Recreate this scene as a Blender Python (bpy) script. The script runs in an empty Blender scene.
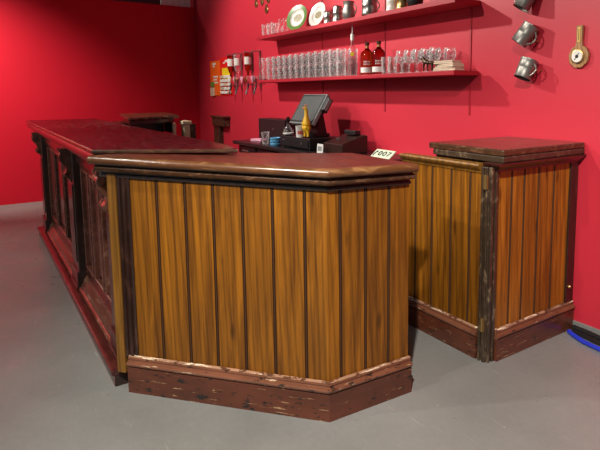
import bpy, bmesh, math, random
from mathutils import Vector, Matrix
random.seed(7)
S = bpy.context.scene
C = S.collection
PI = math.pi

# ------------------------------------------------------------------ materials
def new_mat(name):
    m = bpy.data.materials.new(name); m.use_nodes = True
    nt = m.node_tree; b = nt.nodes['Principled BSDF']
    return m, nt, b

def ramp(nt, fac, stops):
    r = nt.nodes.new('ShaderNodeValToRGB')
    el = r.color_ramp.elements
    while len(el) < len(stops): el.new(0.5)
    for e, (p, c) in zip(el, stops):
        e.position = p; e.color = (c[0], c[1], c[2], 1) if not isinstance(c, (int, float)) else (c, c, c, 1)
    nt.links.new(fac, r.inputs[0])
    return r.outputs[0]

def coords(nt, scale, rot=(0, 0, 0), loc=(0, 0, 0)):
    tc = nt.nodes.new('ShaderNodeTexCoord'); mp = nt.nodes.new('ShaderNodeMapping')
    mp.inputs['Scale'].default_value = scale; mp.inputs['Rotation'].default_value = rot
    mp.inputs['Location'].default_value = loc
    nt.links.new(tc.outputs['Object'], mp.inputs[0])
    return mp.outputs[0]

def noise(nt, vec, scale=5, detail=4, rough=.55, dist=0):
    n = nt.nodes.new('ShaderNodeTexNoise')
    n.inputs['Scale'].default_value = scale; n.inputs['Detail'].default_value = detail
    n.inputs['Roughness'].default_value = rough; n.inputs['Distortion'].default_value = dist
    nt.links.new(vec, n.inputs['Vector'])
    return n.outputs['Fac']

def mix(nt, fac, a, b, mode='MIX'):
    m = nt.nodes.new('ShaderNodeMix'); m.data_type = 'RGBA'; m.blend_type = mode
    if hasattr(fac, 'links'): nt.links.new(fac, m.inputs[0])
    else: m.inputs[0].default_value = fac
    for v, i in ((a, 6), (b, 7)):
        if hasattr(v, 'links'): nt.links.new(v, m.inputs[i])
        else: m.inputs[i].default_value = (v[0], v[1], v[2], 1)
    return m.outputs[2]

def bump(nt, b, h, strength=.2, dist=.01):
    n = nt.nodes.new('ShaderNodeBump'); n.inputs['Strength'].default_value = strength
    n.inputs['Distance'].default_value = dist
    nt.links.new(h, n.inputs['Height']); nt.links.new(n.outputs[0], b.inputs['Normal'])

def plain(name, col, rough=.5, metal=0, spec=.5, var=.08, scale=20):
    m, nt, b = new_mat(name)
    n = noise(nt, coords(nt, (1, 1, 1)), scale, 3)
    c = ramp(nt, n, [(.3, [x * (1 - var) for x in col]), (.7, [min(1, x * (1 + var)) for x in col])])
    nt.links.new(c, b.inputs['Base Color'])
    b.inputs['Roughness'].default_value = rough; b.inputs['Metallic'].default_value = metal
    b.inputs['Specular IOR Level'].default_value = spec
    return m

def wood(name, dark, light, rough=.35, grain=(15, 15, .75), knots=True, coat=.15):
    m, nt, b = new_mat(name)
    v = coords(nt, grain)
    n1 = noise(nt, v, 1.6, 5, .6, .8)
    v2 = coords(nt, (grain[0] * 9, grain[1] * 9, grain[2] * 2.6))
    n2 = noise(nt, v2, 2.4, 6, .75)
    w = nt.nodes.new('ShaderNodeTexWave'); w.wave_type = 'BANDS'; w.bands_direction = 'DIAGONAL'
    w.inputs['Scale'].default_value = .9; w.inputs['Distortion'].default_value = 6
    w.inputs['Detail'].default_value = 3; w.inputs['Detail Scale'].default_value = .9
    nt.links.new(v, w.inputs['Vector'])
    c = ramp(nt, n1, [(.3, dark), (.52, [(a + c2) / 2 for a, c2 in zip(dark, light)]), (.72, light)])
    c2 = ramp(nt, w.outputs[0], [(.0, .62), (.35, 1.0), (1, 1.0)])
    c = mix(nt, .8, c, c2, 'MULTIPLY')
    c3 = ramp(nt, n2, [(.36, .50), (.54, 1.0)])
    c = mix(nt, .8, c, c3, 'MULTIPLY')
    if knots:
        vo = nt.nodes.new('ShaderNodeTexVoronoi'); vo.inputs['Scale'].default_value = 1.0
        nt.links.new(coords(nt, (8, 8, 2.6)), vo.inputs['Vector'])
        k = ramp(nt, vo.outputs['Distance'], [(.05, .35), (.14, 1.0)])
        c = mix(nt, .8, c, k, 'MULTIPLY')
    nt.links.new(c, b.inputs['Base Color'])
    b.inputs['Roughness'].default_value = rough
    b.inputs['Coat Weight'].default_value = coat; b.inputs['Coat Roughness'].default_value = .25
    b.inputs['Specular IOR Level'].default_value = .35
    bump(nt, b, n2, .12, .004)
    return m

def chipped(name, base, dark, cream, zamt=.5, gloss=.35):
    """old brown-red paint with horizontal chips: dark bare wood and cream primer"""
    m, nt, b = new_mat(name)
    n0 = noise(nt, coords(nt, (2, 2, 6)), 2, 4)
    c = ramp(nt, n0, [(.3, [x * .7 for x in base]), (.7, [x * 1.2 for x in base])])
    nd = noise(nt, coords(nt, (12, 12, 30)), 1.6, 5, .65)
    md = ramp(nt, nd, [(zamt, 0.0), (zamt+.03, 1.0)])
    c = mix(nt, md, c, dark)
    nc = noise(nt, coords(nt, (6, 6, 75), loc=(3, 1, 2)), 1.3, 5, .7)
    mc = ramp(nt, nc, [(zamt+.04, 0.0), (zamt+.055, 1.0)])
    c = mix(nt, mc, c, cream)
    nt.links.new(c, b.inputs['Base Color'])
    b.inputs['Roughness'].default_value = gloss
    b.inputs['Coat Weight'].default_value = .2; b.inputs['Coat Roughness'].default_value = .2
    bump(nt, b, mc, .3, .003)
    return m

def worn(name, base, edge, amt=.6, rough=.3, sc=(6, 6, 6), coat=.3):
    """varnished moulding with rubbed lighter patches"""
    m, nt, b = new_mat(name)
    n = noise(nt, coords(nt, sc), 2.2, 6, .65, .5)
    f = noise(nt, coords(nt, [k * 7 for k in sc]), 2, 3)
    c = ramp(nt, n, [(.3, [x * .55 for x in base]), (.55, base), (amt + .08, edge)])
    g = ramp(nt, f, [(.3, .75), (.6, 1.0)])
    c = mix(nt, .8, c, g, 'MULTIPLY')
    nt.links.new(c, b.inputs['Base Color'])
    b.inputs['Roughness'].default_value = rough
    b.inputs['Coat Weight'].default_value = coat; b.inputs['Coat Roughness'].default_value = .15
    bump(nt, b, n, .1, .004)
    return m

def tabletop_mat(name, base, scuffcol, gloss=.22, patch=None):
    m, nt, b = new_mat(name)
    n = noise(nt, coords(nt, (1.5, 7, 7)), 2, 6, .6)
    c = ramp(nt, n, [(.3, [x * .6 for x in base]), (.65, [x * 1.15 for x in base])])
    s = noise(nt, coords(nt, (3, 9, 9)), 3.2, 7, .75, .7)
    big = noise(nt, coords(nt, (1, 1, 1), loc=(.4, .2, 0)), 1.3, 2)
    sm = nt.nodes.new('ShaderNodeMath'); sm.operation = 'MULTIPLY'
    nt.links.new(ramp(nt, s, [(.53, 0.0), (.62, .9)]), sm.inputs[0])
    if patch:   # one scuffed patch on the worktop
        mp = coords(nt, (1, 1.6, 1))
        vd = nt.nodes.new('ShaderNodeVectorMath'); vd.operation = 'DISTANCE'
        nt.links.new(mp, vd.inputs[0]); vd.inputs[1].default_value = (patch[0], patch[1]*1.6, patch[2])
        big = vd.outputs['Value']
        nt.links.new(ramp(nt, big, [(.25, 1.0), (.75, 0.08)]), sm.inputs[1])
    else:
        nt.links.new(ramp(nt, big, [(.42, 0.0), (.56, 1.0)]), sm.inputs[1])
    c = mix(nt, sm.outputs[0], c, scuffcol)
    nt.links.new(c, b.inputs['Base Color'])
    r = ramp(nt, s, [(.3, gloss), (.7, gloss + .25)])
    nt.links.new(r, b.inputs['Roughness'])
    b.inputs['Coat Weight'].default_value = .3; b.inputs['Coat Roughness'].default_value = .12
    return m

def glass(name, col=(1, 1, 1), rough=.0, ior=1.45):
    m, nt, b = new_mat(name)
    n = noise(nt, coords(nt, (1, 1, 1)), 9, 2)
    c = ramp(nt, n, [(.3, [x * .97 for x in col]), (.7, col)])
    nt.links.new(c, b.inputs['Base Color'])
    b.inputs['Transmission Weight'].default_value = 1
    b.inputs['Roughness'].default_value = rough; b.inputs['IOR'].default_value = ior
    return m

def thin_glass(name, tint=(1, 1, 1), white=.42, gloss=.10):
    """drinking glass: see-through walls with sparkle painted in as a patchy white film"""
    m, nt, b = new_mat(name)
    nt.nodes.remove(b)
    out = [n for n in nt.nodes if n.type == 'OUTPUT_MATERIAL'][0]
    tr = nt.nodes.new('ShaderNodeBsdfTransparent'); tr.inputs[0].default_value = (*tint, 1)
    gl = nt.nodes.new('ShaderNodeBsdfGlossy'); gl.inputs['Roughness'].default_value = .14
    df = nt.nodes.new('ShaderNodeBsdfTranslucent'); df.inputs[0].default_value = (.95, .95, .95, 1)
    d2 = nt.nodes.new('ShaderNodeBsdfDiffuse'); d2.inputs[0].default_value = (.95, .95, .95, 1)
    a = nt.nodes.new('ShaderNodeMixShader'); a.inputs[0].default_value = .5
    nt.links.new(df.outputs[0], a.inputs[1]); nt.links.new(d2.outputs[0], a.inputs[2])
    f = nt.nodes.new('ShaderNodeLayerWeight'); f.inputs['Blend'].default_value = .30
    n = noise(nt, coords(nt, (1, 1, 1)), 55, 3)
    glint = nt.nodes.new('ShaderNodeMath'); glint.operation = 'MULTIPLY_ADD'
    nt.links.new(f.outputs['Facing'], glint.inputs[0]); glint.inputs[1].default_value = white*3; glint.inputs[2].default_value = white*.22
    f2 = nt.nodes.new('ShaderNodeMath'); f2.operation = 'MULTIPLY'
    nt.links.new(glint.outputs[0], f2.inputs[0]); nt.links.new(ramp(nt, n, [(.46, .10), (.56, 1.0)]), f2.inputs[1])  # white patches painted in for the sparkle
    m1 = nt.nodes.new('ShaderNodeMixShader'); nt.links.new(f2.outputs[0], m1.inputs[0])
    nt.links.new(tr.outputs[0], m1.inputs[1]); nt.links.new(a.outputs[0], m1.inputs[2])
    g = nt.nodes.new('ShaderNodeMath'); g.operation = 'MULTIPLY_ADD'
    nt.links.new(f.outputs['Fresnel'], g.inputs[0]); g.inputs[1].default_value = gloss*2; g.inputs[2].default_value = gloss*.2
    m2 = nt.nodes.new('ShaderNodeMixShader'); nt.links.new(g.outputs[0], m2.inputs[0])
    nt.links.new(m1.outputs[0], m2.inputs[1]); nt.links.new(gl.outputs[0], m2.inputs[2])
    nt.links.new(m2.outputs[0], out.inputs[0])
    return m

def paint_wall(name, col, rough=.45, spec=.5):
    m, nt, b = new_mat(name)
    n = noise(nt, coords(nt, (1, 1, 1)), 1.1, 4)
    c = ramp(nt, n, [(.3, [x * .95 for x in col]), (.7, [min(1, x * 1.04) for x in col])])
    nt.links.new(c, b.inputs['Base Color'])
    b.inputs['Roughness'].default_value = rough
    b.inputs['Specular IOR Level'].default_value = spec
    f = noise(nt, coords(nt, (1, 1, 1)), 220, 2)
    bump(nt, b, f, .08, .001)
    return m

M = {}
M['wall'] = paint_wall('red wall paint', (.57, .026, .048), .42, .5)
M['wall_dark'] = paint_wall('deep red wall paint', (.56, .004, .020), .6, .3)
M['shelf_red'] = paint_wall('red shelf paint', (.42, .014, .028), .45)
M['mauve'] = paint_wall('dull mauve plaster', (.16, .04, .05), .8)
M['ceiling'] = paint_wall('dark ceiling paint', (.10, .05, .05), .9)
M['white'] = plain('white painted panel', (.8, .8, .78), .5)
M['board'] = wood('golden varnished pine', (.095, .030, .003), (.36, .132, .008), .42, coat=0)
M['board_r'] = wood('orange varnished pine', (.17, .054, .004), (.52, .19, .015), .42, coat=0)
M['groove'] = plain('dark stained groove', (.050, .019, .006), .5)
M['post_y'] = wood('yellow pine strip', (.16, .065, .008), (.32, .145, .022), .4, knots=False)
M['mahog'] = worn('red mahogany varnish', (.062, .014, .010), (.11, .030, .019), .66, .27)
M['mahog_v'] = worn('brown red panel varnish', (.078, .017, .011), (.11, .028, .018), .68, .24, (3, 3, 1))
M['mahog_hi'] = worn('mahogany with painted highlights', (.15, .055, .036), (.30, .16, .11), .64, .18, (2, 9, 9))  # paler mahogany, gloss highlights put into the colour
M['darkwood'] = worn('near black varnished wood', (.030, .012, .008), (.09, .038, .024), .64, .3, (8, 8, 3))
M['nosing'] = worn('brown rounded nosing varnish', (.13, .050, .018), (.30, .15, .06), .62, .30, (3, 3, 14), .15)
M['cornice'] = worn('dark brown cornice varnish', (.070, .030, .014), (.20, .10, .05), .62, .25, (7, 7, 14))
M['top_red'] = tabletop_mat('red varnished worktop', (.085, .006, .010), (.48, .28, .25), .22, (-.55, .08, 1.143))
M['top_near'] = tabletop_mat('brown red varnished worktop', (.13, .028, .016), (.26, .12, .07), .25)
M['skirt'] = chipped('chipped oxblood paint', (.105, .028, .013), (.014, .010, .008), (.42, .26, .13), .59)
M['skirt_mould'] = chipped('rubbed pinkish brown moulding', (.19, .070, .036), (.03, .016, .01), (.66, .50, .32), .60)
M['worn_highlight'] = chipped('rubbed edge with painted highlight', (.36, .20, .12), (.10, .04, .02), (.72, .58, .42), .53, .3)  # pale lip: chipped cream edge plus a painted highlight line
M['scarred'] = worn('scarred black paint', (.050, .030, .017), (.24, .17, .10), .64, .35, (16, 16, 7))
M['brass'] = plain('aged brass', (.45, .30, .12), .35, .9)
M['gilt'] = plain('pale gold plate', (.75, .50, .14), .4, .2)
M['black'] = plain('black plastic', (.012, .012, .013), .4)
M['black_m'] = plain('black laminate', (.016, .014, .014), .3)
M['steel'] = plain('steel', (.5, .5, .5), .3, .9)
M['pewter'] = plain('dull pewter', (.33, .32, .29), .32, .95)
M['pewter_d'] = plain('dark pewter', (.27, .26, .235), .42, .8)
M['glass'] = thin_glass('clear glass')
M['glass_b'] = thin_glass('clear bottle glass', (.92, .93, .93), .07, .2)
M['amber'] = glass('amber spirit', (.42, .10, .01))
M['redspirit'] = glass('red brown spirit', (.32, .012, .012))
M['cream'] = plain('cream paint', (.55, .45, .30), .5)
M['paper'] = plain('white paper', (.75, .74, .70), .7)
M['screen'] = plain('grey screen glass', (.13, .14, .14), .25)
M['bezel'] = plain('silver grey bezel', (.26, .27, .27), .4)
M['yellow'] = plain('yellow rubber', (.85, .50, .02), .5)
M['orange_p'] = plain('orange rubber beak', (.8, .22, .01), .5)
M['redp'] = plain('red rubber', (.6, .02, .01), .5)
M['blue'] = plain('pale blue plastic', (.12, .38, .62), .35)
M['blue_c'] = plain('blue cable sheath', (.02, .04, .55), .4)
M['pink'] = plain('pink paper', (.75, .35, .48), .7)
M['green'] = plain('green glaze', (.13, .26, .05), .25)
M['china'] = plain('white china', (.80, .78, .72), .2)
M['picture'] = plain('olive brown printed picture', (.24, .20, .09), .4, var=.7, scale=60)
M['orange'] = plain('orange card', (.90, .13, .01), .45)
M['cardred'] = plain('bright red card', (.75, .01, .01), .45)
M['cardyel'] = plain('yellow card', (.85, .62, .02), .45)
M['nuts'] = plain('pale printed packets', (.62, .45, .32), .45, var=.5, scale=70)
M['oak'] = wood('light oak', (.36, .18, .07), (.56, .32, .14), .35, (30, 30, 6), knots=False)
M['brown_box'] = plain('dark brown plastic', (.030, .012, .010), .35)
M['grey'] = plain('grey baseboard', (.20, .20, .19), .6)
M['bronze'] = plain('dark bronze', (.06, .035, .02), .35, .6)
M['mint'] = plain('pale green printed card', (.58, .66, .50), .6)
M['linen'] = plain('cream linen', (.70, .56, .42), .85)

# polished concrete floor
def floor_mat():
    m, nt, b = new_mat('polished concrete')
    n = noise(nt, coords(nt, (1, 1, 1)), 1.2, 6, .6)
    c = ramp(nt, n, [(.3, (.185, .190, .180)), (.7, (.255, .260, .248))])
    n2 = noise(nt, coords(nt, (1, 1, 1)), 35, 5, .7)
    c = mix(nt, .6, c, ramp(nt, n2, [(.3, .86), (.6, 1.0)]), 'MULTIPLY')
    # scratches: thin stretched noise lines in two directions, gated by patches
    gate = ramp(nt, noise(nt, coords(nt, (1, 1, 1), loc=(5, 3, 0)), 2.2, 3), [(.45, 0.0), (.6, 1.0)])
    for rot, l in ((.5, 0), (2.0, 4), (1.2, 9)):
        s = noise(nt, coords(nt, (3, 90, 1), (0, 0, rot), (l, l, 0)), 1.2, 3, .6, .4)
        ms = nt.nodes.new('ShaderNodeMath'); ms.operation = 'MULTIPLY'
        nt.links.new(ramp(nt, s, [(.69, 0.0), (.74, .6)]), ms.inputs[0]); nt.links.new(gate, ms.inputs[1])
        c = mix(nt, ms.outputs[0], c, (.55, .55, .53))
    sp = nt.nodes.new('ShaderNodeTexVoronoi'); sp.inputs['Scale'].default_value = 9
    nt.links.new(coords(nt, (1, 1, 1)), sp.inputs['Vector'])
    c = mix(nt, ramp(nt, sp.outputs['Distance'], [(.015, .8), (.035, 0.0)]), c, (.6, .6, .58))
    nt.links.new(c, b.inputs['Base Color'])
    nt.links.new(ramp(nt, noise(nt, coords(nt, (1, 1, 1)), 6, 5), [(.3, .26), (.7, .42)]), b.inputs['Roughness'])
    b.inputs['Specular IOR Level'].default_value = .5
    return m
M['floor'] = floor_mat()

# ------------------------------------------------------------------ mesh helpers
def link(name, bm, mats, parent=None, bevel=0, smooth=False, seg=2):
    bmesh.ops.recalc_face_normals(bm, faces=bm.faces)
    me = bpy.data.meshes.new(name); bm.to_mesh(me); bm.free()
    if not isinstance(mats, (list, tuple)): mats = [mats]
    for m in mats: me.materials.append(M[m] if isinstance(m, str) else m)
    if smooth:
        me.polygons.foreach_set('use_smooth', [True] * len(me.polygons))
        me.set_sharp_from_angle(angle=math.radians(40))
    o = bpy.data.objects.new(name, me); C.objects.link(o)
    if parent is not None: o.parent = parent
    if bevel:
        bv = o.modifiers.new('bevel', 'BEVEL'); bv.width = bevel; bv.segments = seg
        bv.limit_method = 'ANGLE'; bv.angle_limit = math.radians(35)
    return o

def add_box(bm, x0, x1, y0, y1, z0, z1, mi=0, mat=None):
    vs = [bm.verts.new(p) for p in [(x0,y0,z0),(x1,y0,z0),(x1,y1,z0),(x0,y1,z0),(x0,y0,z1),(x1,y0,z1),(x1,y1,z1),(x0,y1,z1)]]
    fs = [bm.faces.new([vs[i] for i in f]) for f in ((0,3,2,1),(4,5,6,7),(0,1,5,4),(1,2,6,5),(2,3,7,6),(3,0,4,7))]
    for f in fs: f.material_index = mi
    if mat is not None: bmesh.ops.transform(bm, matrix=mat, verts=vs)
    return vs

def box(name, x0, x1, y0, y1, z0, z1, m, parent=None, bevel=.003):
    bm = bmesh.new(); add_box(bm, x0, x1, y0, y1, z0, z1)
    return link(name, bm, m, parent, bevel)

def add_prism(bm, poly, z0, z1, mi=0, side_mi=None):
    a = [bm.verts.new((p[0], p[1], z0)) for p in poly]; b = [bm.verts.new((p[0], p[1], z1)) for p in poly]
    n = len(poly)
    f = bm.faces.new(a); f.material_index = mi
    f = bm.faces.new(b); f.material_index = mi
    for i in range(n):
        f = bm.faces.new([a[i], a[(i+1) % n], b[(i+1) % n], b[i]])
        f.material_index = mi if side_mi is None else (side_mi(i) if callable(side_mi) else side_mi)
    return a + b

def add_lathe(bm, prof, n=24, mat=None, mi=0, cap=True):
    rings = []
    allv = []
    for r, z in prof:
        if r < 1e-5:
            v = [bm.verts.new((0, 0, z))]
        else:
            v = [bm.verts.new((r*math.cos(2*PI*k/n), r*math.sin(2*PI*k/n), z)) for k in range(n)]
        rings.append(v); allv += v
    for a, b in zip(rings, rings[1:]):
        for k in range(n):
            k2 = (k+1) % n
            if len(a) == 1 and len(b) == 1: continue
            if len(a) == 1: f = bm.faces.new([a[0], b[k], b[k2]])
            elif len(b) == 1: f = bm.faces.new([a[k], a[k2], b[0]])
            else: f = bm.faces.new([a[k], a[k2], b[k2], b[k]])
            f.material_index = mi
    if cap:
        for r in (rings[0], rings[-1]):
            if len(r) > 2:
                f = bm.faces.new(r); f.material_index = mi
    if mat is not None: bmesh.ops.transform(bm, matrix=mat, verts=allv)
    return allv

def add_tube(bm, pts, rad, n=8, mi=0, cap=True):
    pts = [Vector(p) for p in pts]; rings = []
    if not isinstance(rad, (list, tuple)): rad = [rad]*len(pts)
    up = Vector((0, 0, 1))
    for i, p in enumerate(pts):
        t = (pts[min(i+1, len(pts)-1)] - pts[max(i-1, 0)]).normalized()
        u = t.cross(up)
        if u.length < .05: u = t.cross(Vector((0, 1, 0)))
        u.normalize(); w = t.cross(u).normalized()
        rings.append([bm.verts.new(p + (u*math.cos(2*PI*k/n) + w*math.sin(2*PI*k/n))*rad[i]) for k in range(n)])
    for a, b in zip(rings, rings[1:]):
        for k in range(n):
            f = bm.faces.new([a[k], a[(k+1) % n], b[(k+1) % n], b[k]]); f.material_index = mi
    if cap:
        for r in (rings[0], rings[-1]): bm.faces.new(r).material_index = mi

def offset_path(path, o):
    """offset an open plan polyline to its right-hand side (outward) by o, mitred"""
    out = []
    ns = []
    for a, b in zip(path, path[1:]):
        d = (Vector(b) - Vector(a)).normalized(); ns.append(Vector((d.y, -d.x)))
    for i, p in enumerate(path):
        p = Vector(p)
        if i == 0: q = p + ns[0]*o
        elif i == len(path)-1: q = p + ns[-1]*o
        else:
            n = (ns[i-1] + ns[i]).normalized(); q = p + n*(o/max(.3, n.dot(ns[i])))
        out.append(q)
    return out

def add_sweep(bm, path, prof, mi=0):
    """profile [(outward offset, z)] closed loop swept along a plan polyline with mitres"""
    rows = []
    for o, z in prof:
        rows.append([bm.verts.new((q.x, q.y, z)) for q in offset_path(path, o)])
    n = len(prof)
    for j in range(n):
        a, b = rows[j], rows[(j+1) % n]
        for i in range(len(path)-1):
            bm.faces.new([a[i], a[i+1], b[i+1], b[i]]).material_index = mi
    bm.faces.new([r[0] for r in rows]).material_index = mi
    bm.faces.new([r[-1] for r in rows]).material_index = mi

def sweep(name, path, prof, m, parent=None, smooth=True):
    bm = bmesh.new(); add_sweep(bm, [Vector(p) for p in path], prof)
    return link(name, bm, m, parent, smooth=smooth)

def board_panel(name, a, b, z0, z1, seams, m, parent, thick=.02):
    """tongue and groove boarding with beaded joints; a->b plan line, outward to the right"""
    a, b = Vector(a), Vector(b); L = (b-a).length; d = (b-a)/L; nrm = Vector((d.y, -d.x))
    pts = [(0, 0)]; seg = []
    w = .0026
    for s in seams:
        for ds, dep in ((-3*w, 0), (-2.4*w, -.006), (-1.5*w, -.006), (-1.1*w, 0), (-.4*w, .0018), (.4*w, .0018), (1.1*w, 0), (1.5*w, -.006), (2.4*w, -.006), (3*w, 0)):
            pts.append((s+ds, dep))
    pts.append((L, 0))
    poly = [a + d*s + nrm*dep for s, dep in pts] + [a + d*L - nrm*thick, a - nrm*thick]
    k = len(pts)
    def smi(i):
        if i >= k-1: return 0
        if i == 0: return 0
        return 0 if (i % 10 == 0) else 1
    bm = bmesh.new(); add_prism(bm, poly, z0, z1, 0, smi)
    return link(name, bm, [m, 'groove'], parent)

def empty(name, loc=(0, 0, 0), rz=0):
    o = bpy.data.objects.new(name, None); C.objects.link(o)
    o.location = loc; o.rotation_euler = (0, 0, rz); o.empty_display_size = .05
    return o

def tag(o, label, cat, group=None):
    o['label'] = label; o['category'] = cat
    if group: o['group'] = group
    return o

def thing(name, label, cat, loc=(0, 0, 0), rz=0, group=None):
    return tag(empty(name, loc, rz), label, cat, group)

def struct(o):
    o['kind'] = 'structure'; return o

def copy_tree(o, parent=None):
    c = o.copy(); C.objects.link(c)
    if parent is not None: c.parent = parent
    for ch in [x for x in S.objects if x.parent == o]: copy_tree(ch, c)
    return c

def T(x, y, z): return Matrix.Translation((x, y, z))
def RX(a): return Matrix.Rotation(a, 4, 'X')
def RY(a): return Matrix.Rotation(a, 4, 'Y')
def RZ(a): return Matrix.Rotation(a, 4, 'Z')

WY = 2.85      # back wall plane
LX = -8.10     # left wall plane
# ------------------------------------------------------------------ setting
struct(box('floor', LX-1.6, 2.5, -3.5, WY+.2, -.1, 0, 'floor', bevel=0))
struct(box('wall_back', LX-1.6, 2.5, WY, WY+.2, 0.05, 3.6, 'wall', bevel=0))
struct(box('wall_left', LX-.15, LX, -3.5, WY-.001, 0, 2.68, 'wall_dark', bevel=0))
struct(box('wall_beyond', LX-1.55, LX-1.4, -3.5, WY-.001, 0, 3.6, 'mauve', bevel=0))
struct(box('ceiling', LX-1.6, 2.5, -3.5, WY+.2, 3.6, 3.7, 'ceiling', bevel=0))
struct(box('baseboard_back', LX+.002, 2.5, WY-.012, WY+.01, 0.001, .05, 'grey', bevel=.002))
# shelf rails let into the wall behind the shelves
for i, x in enumerate((-4.547, -3.568, -2.619)):
    struct(box('trim_%d' % (i+1), x-.007, x+.007, WY-.007, WY+.004, 1.25, 3.0, 'shelf_red', bevel=.001))
wp = box('white_panel', LX-.10, LX-.06, 2.36, 2.79, 2.682, 2.98, 'white', bevel=.004)
tag(wp, 'white rectangular panel standing above the dark red left wall', 'panel')

# ------------------------------------------------------------------ long bar counter
LC = thing('long_bar_counter', 'long dark mahogany bar counter with panelled front, corbels and red glossy top', 'bar counter', (-4.4, .75, 0))
def P(o):           # parent keeping world coordinates (things sit unrotated)
    return o
def lc_part(fn, *a, **k): ...
class Local:
    """collects geometry in world coordinates and stores it relative to its thing"""
    def __init__(s, root): s.root = root
    def fix(s, o, top=None):
        base = s.root.location
        o.data.transform(Matrix.Translation(-base)); return o
def wl(o, root):
    """shift a world-space mesh into its root's local frame"""
    o.data.transform(Matrix.Translation(-root.location)); return o

slab_top = 1.143
poly = [(-6.34, .443), (-2.755, .446), (-2.375, 1.015), (-2.62, 1.06), (-6.34, 1.075)]
bm = bmesh.new(); add_prism(bm, poly, 1.123, slab_top, 0, 1)
wl(link('counter_top', bm, ['top_red', 'cornice'], LC, bevel=.007, seg=3), LC)
path = [(-2.80, .50), (-2.80, .50)]
# bullnose under the slab's edge and cornice moulding below
nose = [(0, 1.035), (.008, 1.035), (.012, 1.050), (.026, 1.056), (.034, 1.064), (.050, 1.070), (.060, 1.084), (.062, 1.100), (.056, 1.114), (.046, 1.1225), (0, 1.1225)]
wl(sweep('edge_moulding', [(-6.31, .508), (-2.765, .508)], nose, 'mahog', LC), LC)
# carcass
wl(box('carcass', -6.12, -2.70, .60, 1.0, 0.0, 1.12, 'darkwood', LC, 0), LC)
# frieze under the moulding
wl(box('frieze', -6.12, -2.72, .545, .60, .955, 1.12, 'mahog', LC, .003), LC)
# stepped plinth
st = [(0, 0.0), (.074, 0.0), (.074, .052), (.084, .056), (.088, .066), (.084, .076), (.074, .080), (0, .080)]
wl(sweep('step_plinth', [(-6.16, .545), (-2.665, .545)], st, 'mahog', LC), LC)
wl(box('step_end', -2.666, -2.661, .475, .60, .001, .055, 'darkwood', LC, 0), LC)
bead = [(0, .080), (.050, .080), (.055, .086), (.050, .094), (.040, .098), (.036, .112), (.030, .118), (.020, .150), (.012, .156), (.008, .170), (0, .172)]
wl(sweep('base_moulding', [(-6.12, .565), (-2.70, .565)], bead, 'mahog_hi', LC), LC)
pil_x = (-5.99, -4.10, -2.80)
def corbel_bm(x):
    """S-scroll console seen on the pilaster head"""
    prof = [(0, 1.04), (.085, 1.04), (.088, 1.025), (.078, 1.012), (.088, 1.0), (.090, .98), (.080, .955), (.060, .935), (.042, .915), (.036, .895), (.044, .880), (.056, .872), (.058, .856), (.046, .842), (.028, .838), (.016, .826), (.008, .81), (0, .80)]
    bm = bmesh.new()
    for (w0, w1, s) in ((-.055, -.038, 1.0), (-.038, .038, .84), (.038, .055, 1.0)):
        a = [bm.verts.new((x+w0, .524-o*s*.78, z)) for o, z in prof]
        b = [bm.verts.new((x+w1, .524-o*s*.78, z)) for o, z in prof]
        n = len(prof)
        bm.faces.new(a); bm.faces.new(b)
        for i in range(n): bm.faces.new([a[i], a[(i+1) % n], b[(i+1) % n], b[i]])
    # scroll eyes
    for zz, oo, r in ((.992, .060, .020), (.860, .038, .013)):
        add_lathe(bm, [(r, -.059), (r, .059)], 14, T(x, .524-oo*.78, zz) @ RY(PI/2))
    return bm
for x in pil_x:
    bm = bmesh.new()
    add_box(bm, x-.13, x+.13, .522, .60, .17, 1.04)
    add_box(bm, x-.09, x+.09, .515, .55, .26, .80)
    add_box(bm, x-.135, x+.135, .500, .60, .080, .10)
    add_box(bm, x-.132, x+.132, .508, .60, .10, .20)
    pl = wl(link('pilaster', bm, 'darkwood', LC, bevel=.004), LC)
    cb = wl(link('corbel', corbel_bm(x), 'mahog_hi', pl, bevel=.002), LC)
    cb['label'] = 'carved scrolled corbel'
bays = [(pil_x[0]+.132, pil_x[1]-.132), (pil_x[1]+.132, pil_x[2]-.132)]
for (x0, x1) in bays:
    wl(box('panel_back', x0, x1, .588, .60, .17, .965, 'mahog_v', LC, 0), LC)
    n = 3; st_w = .07; w = (x1-x0-st_w*(n+1))/n
    bm = bmesh.new()
    for k in range(n+1): add_box(bm, x0+k*(w+st_w), x0+k*(w+st_w)+st_w, .562, .588, .17, .965)
    for k in range(n):
        xa = x0+st_w+k*(w+st_w)
        add_box(bm, xa, xa+w, .562, .588, .17, .25); add_box(bm, xa, xa+w, .562, .588, .915, .965)
    wl(link('panel_frame', bm, 'mahog_v', LC, bevel=.002), LC)
    for k in range(n):
        xa = x0+st_w+k*(w+st_w); xb = xa+w; za, zb = .25, .915
        # raised and fielded panel
        bm = bmesh.new(); t = .035
        o_ = [bm.verts.new(p) for p in ((xa+.016, .587, za+.016), (xb-.016, .587, za+.016), (xb-.016, .587, zb-.016), (xa+.016, .587, zb-.016))]
        i_ = [bm.verts.new(p) for p in ((xa+t+.016, .572, za+t+.016), (xb-t-.016, .572, za+t+.016), (xb-t-.016, .572, zb-t-.016), (xa+t+.016, .572, zb-t-.016))]
        bm.faces.new(i_)
        for q in range(4): bm.faces.new([o_[q], o_[(q+1) % 4], i_[(q+1) % 4], i_[q]])
        wl(link('raised_panel', bm, 'mahog_v', LC), LC)
        bm = bmesh.new(); e = .014
        for (u0, u1, v0, v1) in ((xa, xb, za, za+e), (xa, xb, zb-e, zb), (xa, xa+e, za+e, zb-e), (xb-e, xb, za+e, zb-e)):
            add_box(bm, u0, u1, .554, .588, v0, v1)
        wl(link('panel_moulding', bm, 'mahog_hi', LC, bevel=.005), LC)

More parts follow.
